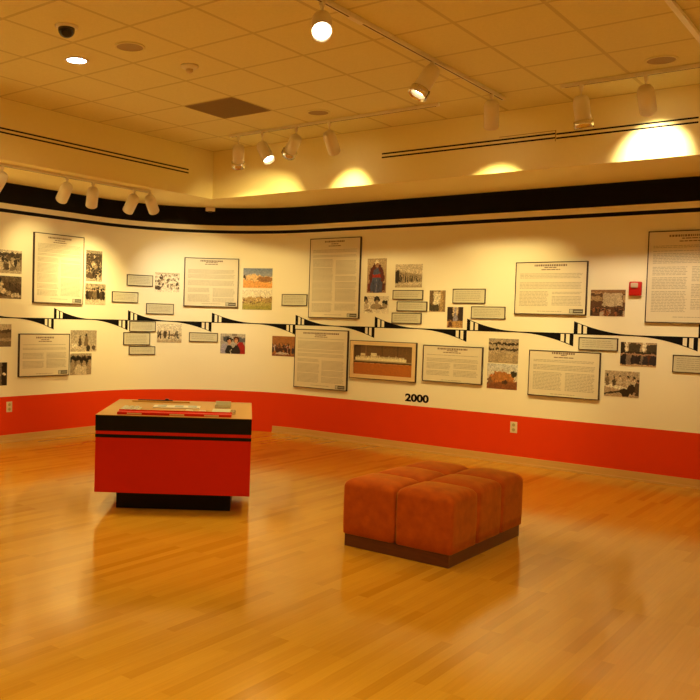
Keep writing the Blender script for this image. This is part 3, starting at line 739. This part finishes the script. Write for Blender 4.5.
# ------------------------------------------------------------------ track heads
def head(px, py, pz, d, label, zt, energy, ring=False, size=70, lens=True, blend=1.0, col=WARM, L=.245, R=.064, group='white track lamp heads', rad=.035):
    """px,py,pz pivot; d aim direction; zt underside of the track"""
    d = Vector(d).normalized()
    t = thing('track_lamp', label, 'track lamp', (px, py, pz), group=group)
    bm = bmesh.new(); box(bm, (0, 0, zt - pz - .012), (.030, .030, .024), bevel=.003, seg=1)
    lathe(bm, [(0, zt - pz - .02), (.014, zt - pz - .024), (.012, zt - pz - .045), (0, zt - pz - .045)], 12)
    link('track_adapter', bm, 'white', t)
    bm = bmesh.new(); lathe(bm, [(0, 0), (.007, 0), (.007, zt - pz - .03), (0, zt - pz - .03)], 12); link('stem', bm, 'white', t)
    mx = frame_to(d)
    o = -.035
    bm = bmesh.new()
    prof = [(0, o), (R*.55, o), (R*.82, o+.012), (R*.96, o+.034), (R, o+.06), (R, o+L), (R-.004, o+L), (R-.005, o+L-.06), (0, o+L-.065)]
    lathe(bm, prof, 32, mx); hs = link('lamp_housing', bm, 'white', t, True)
    bm = bmesh.new(); lathe(bm, [(0, o+L-.040), (R-.007, o+L-.040), (R-.007, o+L-.034), (0, o+L-.030)], 28, mx); link('lamp_lens', bm, 'lamp', t, True)
    if ring:
        bm = bmesh.new(); lathe(bm, [(R+.001, o+L-.05), (R+.013, o+L-.045), (R+.013, o+L+.012), (R+.009, o+L+.012), (R+.009, o+L-.03), (R+.001, o+L-.03)], 32, mx)
        link('lens_ring', bm, 'chrome', t, True)
        bm = bmesh.new(); side = mx @ Vector((0, 1, 0))
        lathe(bm, [(0, 0), (.004, 0), (.004, .07), (0, .07)], 8, mx, mx @ Vector((0, -R-.012, o+L-.05))); link('ring_clip', bm, 'darkframe', t)
    ld = bpy.data.lights.new('halogen', 'SPOT'); ld.energy = energy*K; ld.color = col
    ld.spot_size = math.radians(size); ld.spot_blend = blend; ld.shadow_soft_size = rad
    lo = bpy.data.objects.new('halogen', ld); COL.objects.link(lo); lo.parent = t
    lo.location = d*(o+L-.015); lo.rotation_euler = d.to_track_quat('-Z', 'Y').to_euler()
    return t
ZC = CEIL - .028; ZS = SOF - .028
head(-5.94, 7.10, 3.319, (-.09, .115, -.215), 'white track lamp hanging leftmost on the four-lamp track, pointing straight down', ZC, 55, ring=True, size=84)
head(-5.615, 7.10, 3.305, (.150, -.035, -.20), 'white track lamp second from left on the four-lamp track, its mouth glowing white', ZC, 60, size=85)
head(-5.172, 7.10, 3.329, (-.187, .105, -.163), 'white track lamp third on the four-lamp track, tilted down to the left', ZC, 60, ring=True, size=80)
head(-4.767, 7.10, 3.322, (-.035, .191, -.173), 'white track lamp rightmost on the four-lamp track, facing the wall', ZC, 52, size=64, blend=1)
head(-3.035, 4.401, 3.338, (.118, -.167, -.161), 'dazzling white track lamp near the top of the photo, facing the viewer', ZC, 60, size=80)
head(-3.035, 5.882, 3.378, (-.085, -.095, -.22), 'white track lamp on the middle of the long track, tilted down left', ZC, 90, ring=True, size=80)
head(-3.035, 6.988, 3.354, (-.062, .164, -.191), 'white track lamp at the far end of the long track', ZC, 170, size=60, blend=1)
head(-2.335, 7.13, 3.327, (.024, .05, -.25), 'white track lamp left of the right track, hanging straight with a lens ring', ZC, 60, ring=True, size=90)
head(-1.847, 7.13, 3.327, (-.022, .225, -.150), 'white track lamp above the blazing bright spot on the back fascia', ZC, 85, size=72, blend=1, col=(1, .82, .5))
GE = 'white track lamp heads under the left soffit'
head(-7.02, 4.843, 2.785, (-.155, -.025, -.186), 'white track lamp cut by the left edge of the photo', ZS, 110, size=70, group=GE, L=.225)
head(-7.02, 5.633, 2.783, (-.204, .065, -.158), 'white track lamp under the left soffit above the left text panel, tilted left', ZS, 26, size=62, group=GE, L=.225)
head(-7.02, 5.984, 2.788, (-.138, .094, -.180), 'white track lamp under the left soffit hanging nearly upright', ZS, 55, size=66, group=GE, L=.225)
head(-7.00, 6.565, 2.785, (-.170, .041, -.170), 'white track lamp under the left soffit, second from its right end, tilted left', ZS, 60, size=66, group=GE, L=.225)
head(-6.98, 6.790, 2.803, (-.085, .190, -.178), 'white track lamp at the right end of the left soffit track, tilted right', ZS, 42, size=72, col=(1, .90, .62), group=GE, L=.225)
# unseen lamps added on the same tracks to light the room
for (x, y, d, e) in ((-3.035, 2.6, (-.25, .13, -.14), 190), (-3.035, 1.0, (-.2, .0, -.2), 60), (-1.345, 3.2, (-.10, .16, -.2), 60), (-1.345, .2, (.0, -.2, -.2), 60),
                     (-.6, 7.13, (.08, .18, -.2), 14), (.6, 7.13, (.06, .18, -.2), 40)):
    head(x, y, 3.34, d, 'added unseen white track lamp lighting the room from the same tracks', ZC, e, size=52 if e > 100 else 80, group='added track lamps out of view')
for y in (3.9, 2.6, 1.5):  # more unseen lamps, added under the soffit to help light the room
    head(-7.02, y, 2.785, (-.19, .03, -.16), 'added unseen white track lamp lighting the room from under the left soffit', ZS, 60, size=80, group='added soffit track lamps out of view')

# ------------------------------------------------------------------ display case
W, Dp, ZT, ZB = 1.162, 1.197, .726, .145
t = thing('display_plinth', 'red display plinth with black top band and peach top on a recessed black base', 'display stand', (-4.344, 4.525, 0), .679)
H0 = ZT - ZB
def cbox(name, z0, z1, m, ins=0.0):
    bm = bmesh.new(); box(bm, (0, Dp/2, (z0+z1)/2), (W-2*ins, Dp-2*ins, z1-z0), bevel=.0015, seg=1); return link(name, bm, m, t)
cbox('cabinet_body', ZB, ZT-.003, 'red')
for nm, a, b in (('black_band', .0, .205), ('black_stripe', .248, .290)):
    z1, z0 = ZT - a*H0 - (.003 if a == 0 else 0), ZT - b*H0
    bm = bmesh.new(); e = .0015
    for c, s_ in (((0, -e/2, 0), (W+2*e, e, 1)), ((0, Dp+e/2, 0), (W+2*e, e, 1)), ((-W/2-e/2, Dp/2, 0), (e, Dp, 1)), ((W/2+e/2, Dp/2, 0), (e, Dp, 1))):
        box(bm, (c[0], c[1], (z0+z1)/2), (s_[0], s_[1], z1-z0))
    link(nm, bm, 'blackgloss', t)
bm = bmesh.new(); box(bm, (0, Dp/2, ZT-.0015), (W+.006, Dp+.006, .003)); link('counter_top', bm, 'toplam', t)
bm = bmesh.new(); box(bm, (0, .137+(Dp-.274)/2, ZB/2), (.872, Dp-.274, ZB), bevel=.002, seg=1); link('plinth_base', bm, 'blackgloss', t)

mx = Matrix.Rotation(.679, 3, 'Z')
def cw(a, b, z): v = mx @ Vector((a, b, 0)); return Vector((-4.344 + v.x, 4.525 + v.y, z))
# low red tray with labels
tr = thing('exhibit_tray', 'low red tray with pale labels on its front edge, lying on the display plinth', 'tray', cw(0, 0, ZT), .679)
bm = bmesh.new(); box(bm, (.0, .10, .010), (.86, .11, .020), bevel=.003, seg=2); box(bm, (0, .1525, .014), (.86, .008, .028)); link('tray_body', bm, 'red', tr)
for x in (-.30, .02, .28):
    bm = bmesh.new(); box(bm, (x, .0445, .010), (.11, .002, .010)); link('tray_label', bm, 'gold', tr)
def small(name, label, cat, a, b, w, d, h, m, extra=None):
    q = thing(name, label, cat, cw(a, b, ZT), .679)
    bm = bmesh.new(); box(bm, (0, 0, h/2), (w, d, h), bevel=min(.004, h/3), seg=2); link('plate', bm, m, q)
    return q
q = small('model_base_plate', 'square greenish exhibit plate at the left of the plinth top', 'exhibit piece', -.375, .36, .15, .28, .012, 'steelplate')
bm = bmesh.new()
for i in range(3):
    for j in range(3): box(bm, (-.045 + .045*i, -.09 + .09*j, .0175), (.03, .05, .011), bevel=.002, seg=1)
link('raised_blocks', bm, 'sheetg', q)
q = small('caption_strip', 'long pale caption strip in the middle of the plinth top', 'exhibit piece', -.03, .64, .38, .17, .010, 'sheet')
for x in (-.12, .02, .13):
    bm = bmesh.new(); box(bm, (x, 0, .012), (.07, .10, .004)); link('picture_tile', bm, 'logol', q)
q = small('exhibit_rod', 'thin dark rod holder lying at the far left edge of the plinth top', 'exhibit piece', -.20, 1.04, .50, .05, .012, 'toplam')
bm = bmesh.new(); box(bm, (-.05, 0, .016), (.30, .022, .008)); box(bm, (.05, 0, .022), (.03, .03, .018)); link('rod', bm, 'darkframe', q)
q = small('exhibit_box', 'small open metal exhibit box at the right rear of the plinth top', 'exhibit piece', .345, .76, .13, .22, .010, 'chrome')
bm = bmesh.new(); box(bm, (0, -.10, .02), (.13, .008, .022)); box(bm, (0, .10, .025), (.13, .008, .032)); box(bm, (-.06, 0, .02), (.008, .2, .022)); link('box_sides', bm, 'steelplate', q)
q = small('exhibit_block', 'shiny flat metal exhibit block at the right front of the plinth top', 'exhibit piece', .345, .30, .14, .22, .026, 'steelplate')
bm = bmesh.new()
for y in (-.09, .0, .09): box(bm, (.088, y, .012), (.05, .018, .014), bevel=.002, seg=1)
link('side_pegs', bm, 'chrome', q)
for i, (a, lab) in enumerate(((.10, 'small white exhibit cube on the plinth, left of two behind the red tray'), (.20, 'small white exhibit cube on the plinth, right of two behind the red tray'))):
    q = bmesh.new(); box(q, (0, 0, .014), (.055, .045, .028), bevel=.003); o = link('exhibit_cube', q, 'white', None)
    o.location = cw(a, .24, ZT); o.rotation_euler = (0, 0, .679); tag(o, lab, 'exhibit piece', 'small white cubes on the plinth')

# ------------------------------------------------------------------ ottoman
OW, OD = .737, 1.105
OX, OY = -2.942, 4.712
t = thing('tufted_ottoman', 'rust suede ottoman of six square cushions on a dark wood base', 'ottoman', (OX + OW/2, OY + OD/2, 0))
bm = bmesh.new(); box(bm, (0, 0, .041), (OW, OD, .082), bevel=.002, seg=1); link('wood_base', bm, 'walnut', t)
def cushion(cx, cy, w, d, z0, z1):
    bm = bmesh.new(); nside = 10; ncor = 6
    def ring(hw, hd, r, z, crown=0):
        pts = []
        r = min(r, hw*.999, hd*.999)
        for k, (sx, sy) in enumerate(((1, 1), (-1, 1), (-1, -1), (1, -1))):
            a0 = k*PI/2
            for i in range(ncor+1):
                a = a0 + PI/2*i/ncor
                pts.append((sx*(hw - r) + r*math.cos(a), sy*(hd - r) + r*math.sin(a)))
            nx, ny = ((-1, 1), (-1, -1), (1, -1), (1, 1))[k]
            e = pts[-1]
            nxt = ((-(hw - r), hd), (-hw, -(hd - r)), (hw - r, -hd), (hw, hd - r))[k]
            for i in range(1, nside): pts.append((e[0] + (nxt[0]-e[0])*i/nside, e[1] + (nxt[1]-e[1])*i/nside))
        out = []
        for x, y in pts:
            bulge = 0
            out.append(bm.verts.new((cx + x, cy + y, z + crown*(1 - (x/(w/2))**2)*(1 - (y/(d/2))**2))))
        return out
    hw, hd = w/2, d/2; R = .060
    rings = [ring(hw-.010, hd-.010, .022, z0), ring(hw-.002, hd-.002, .028, z0+.006)]
    for f in (.25, .5, .75): rings.append(ring(hw, hd, .030, z0 + .006 + (z1-R-z0-.006)*f))
    for i in range(0, 8):
        a = PI/2*i/7; rings.append(ring(hw - R*(1-math.cos(a)), hd - R*(1-math.cos(a)), .032, z1 - R + R*math.sin(a)*.86, .012*i/7))
    for f in (.78, .6, .4, .2): rings.append(ring((hw-R)*f, (hd-R)*f, .03*f, z1 - R*.14, .020))
    for a, b in zip(rings[:-1], rings[1:]):
        n = len(a)
        for i in range(n): bm.faces.new((a[i], a[(i+1) % n], b[(i+1) % n], b[i]))
    bm.faces.new(rings[-1]); bm.faces.new(rings[0][::-1])
    link('cushion', bm, 'suede', t, True)
cw_, cd_ = (OW + .040)/2, (OD + .036)/3
for i in range(2):
    for j in range(3):
        cushion((i - .5)*cw_, (j - 1)*cd_, cw_ - .003, cd_ - .003, .082, .452)
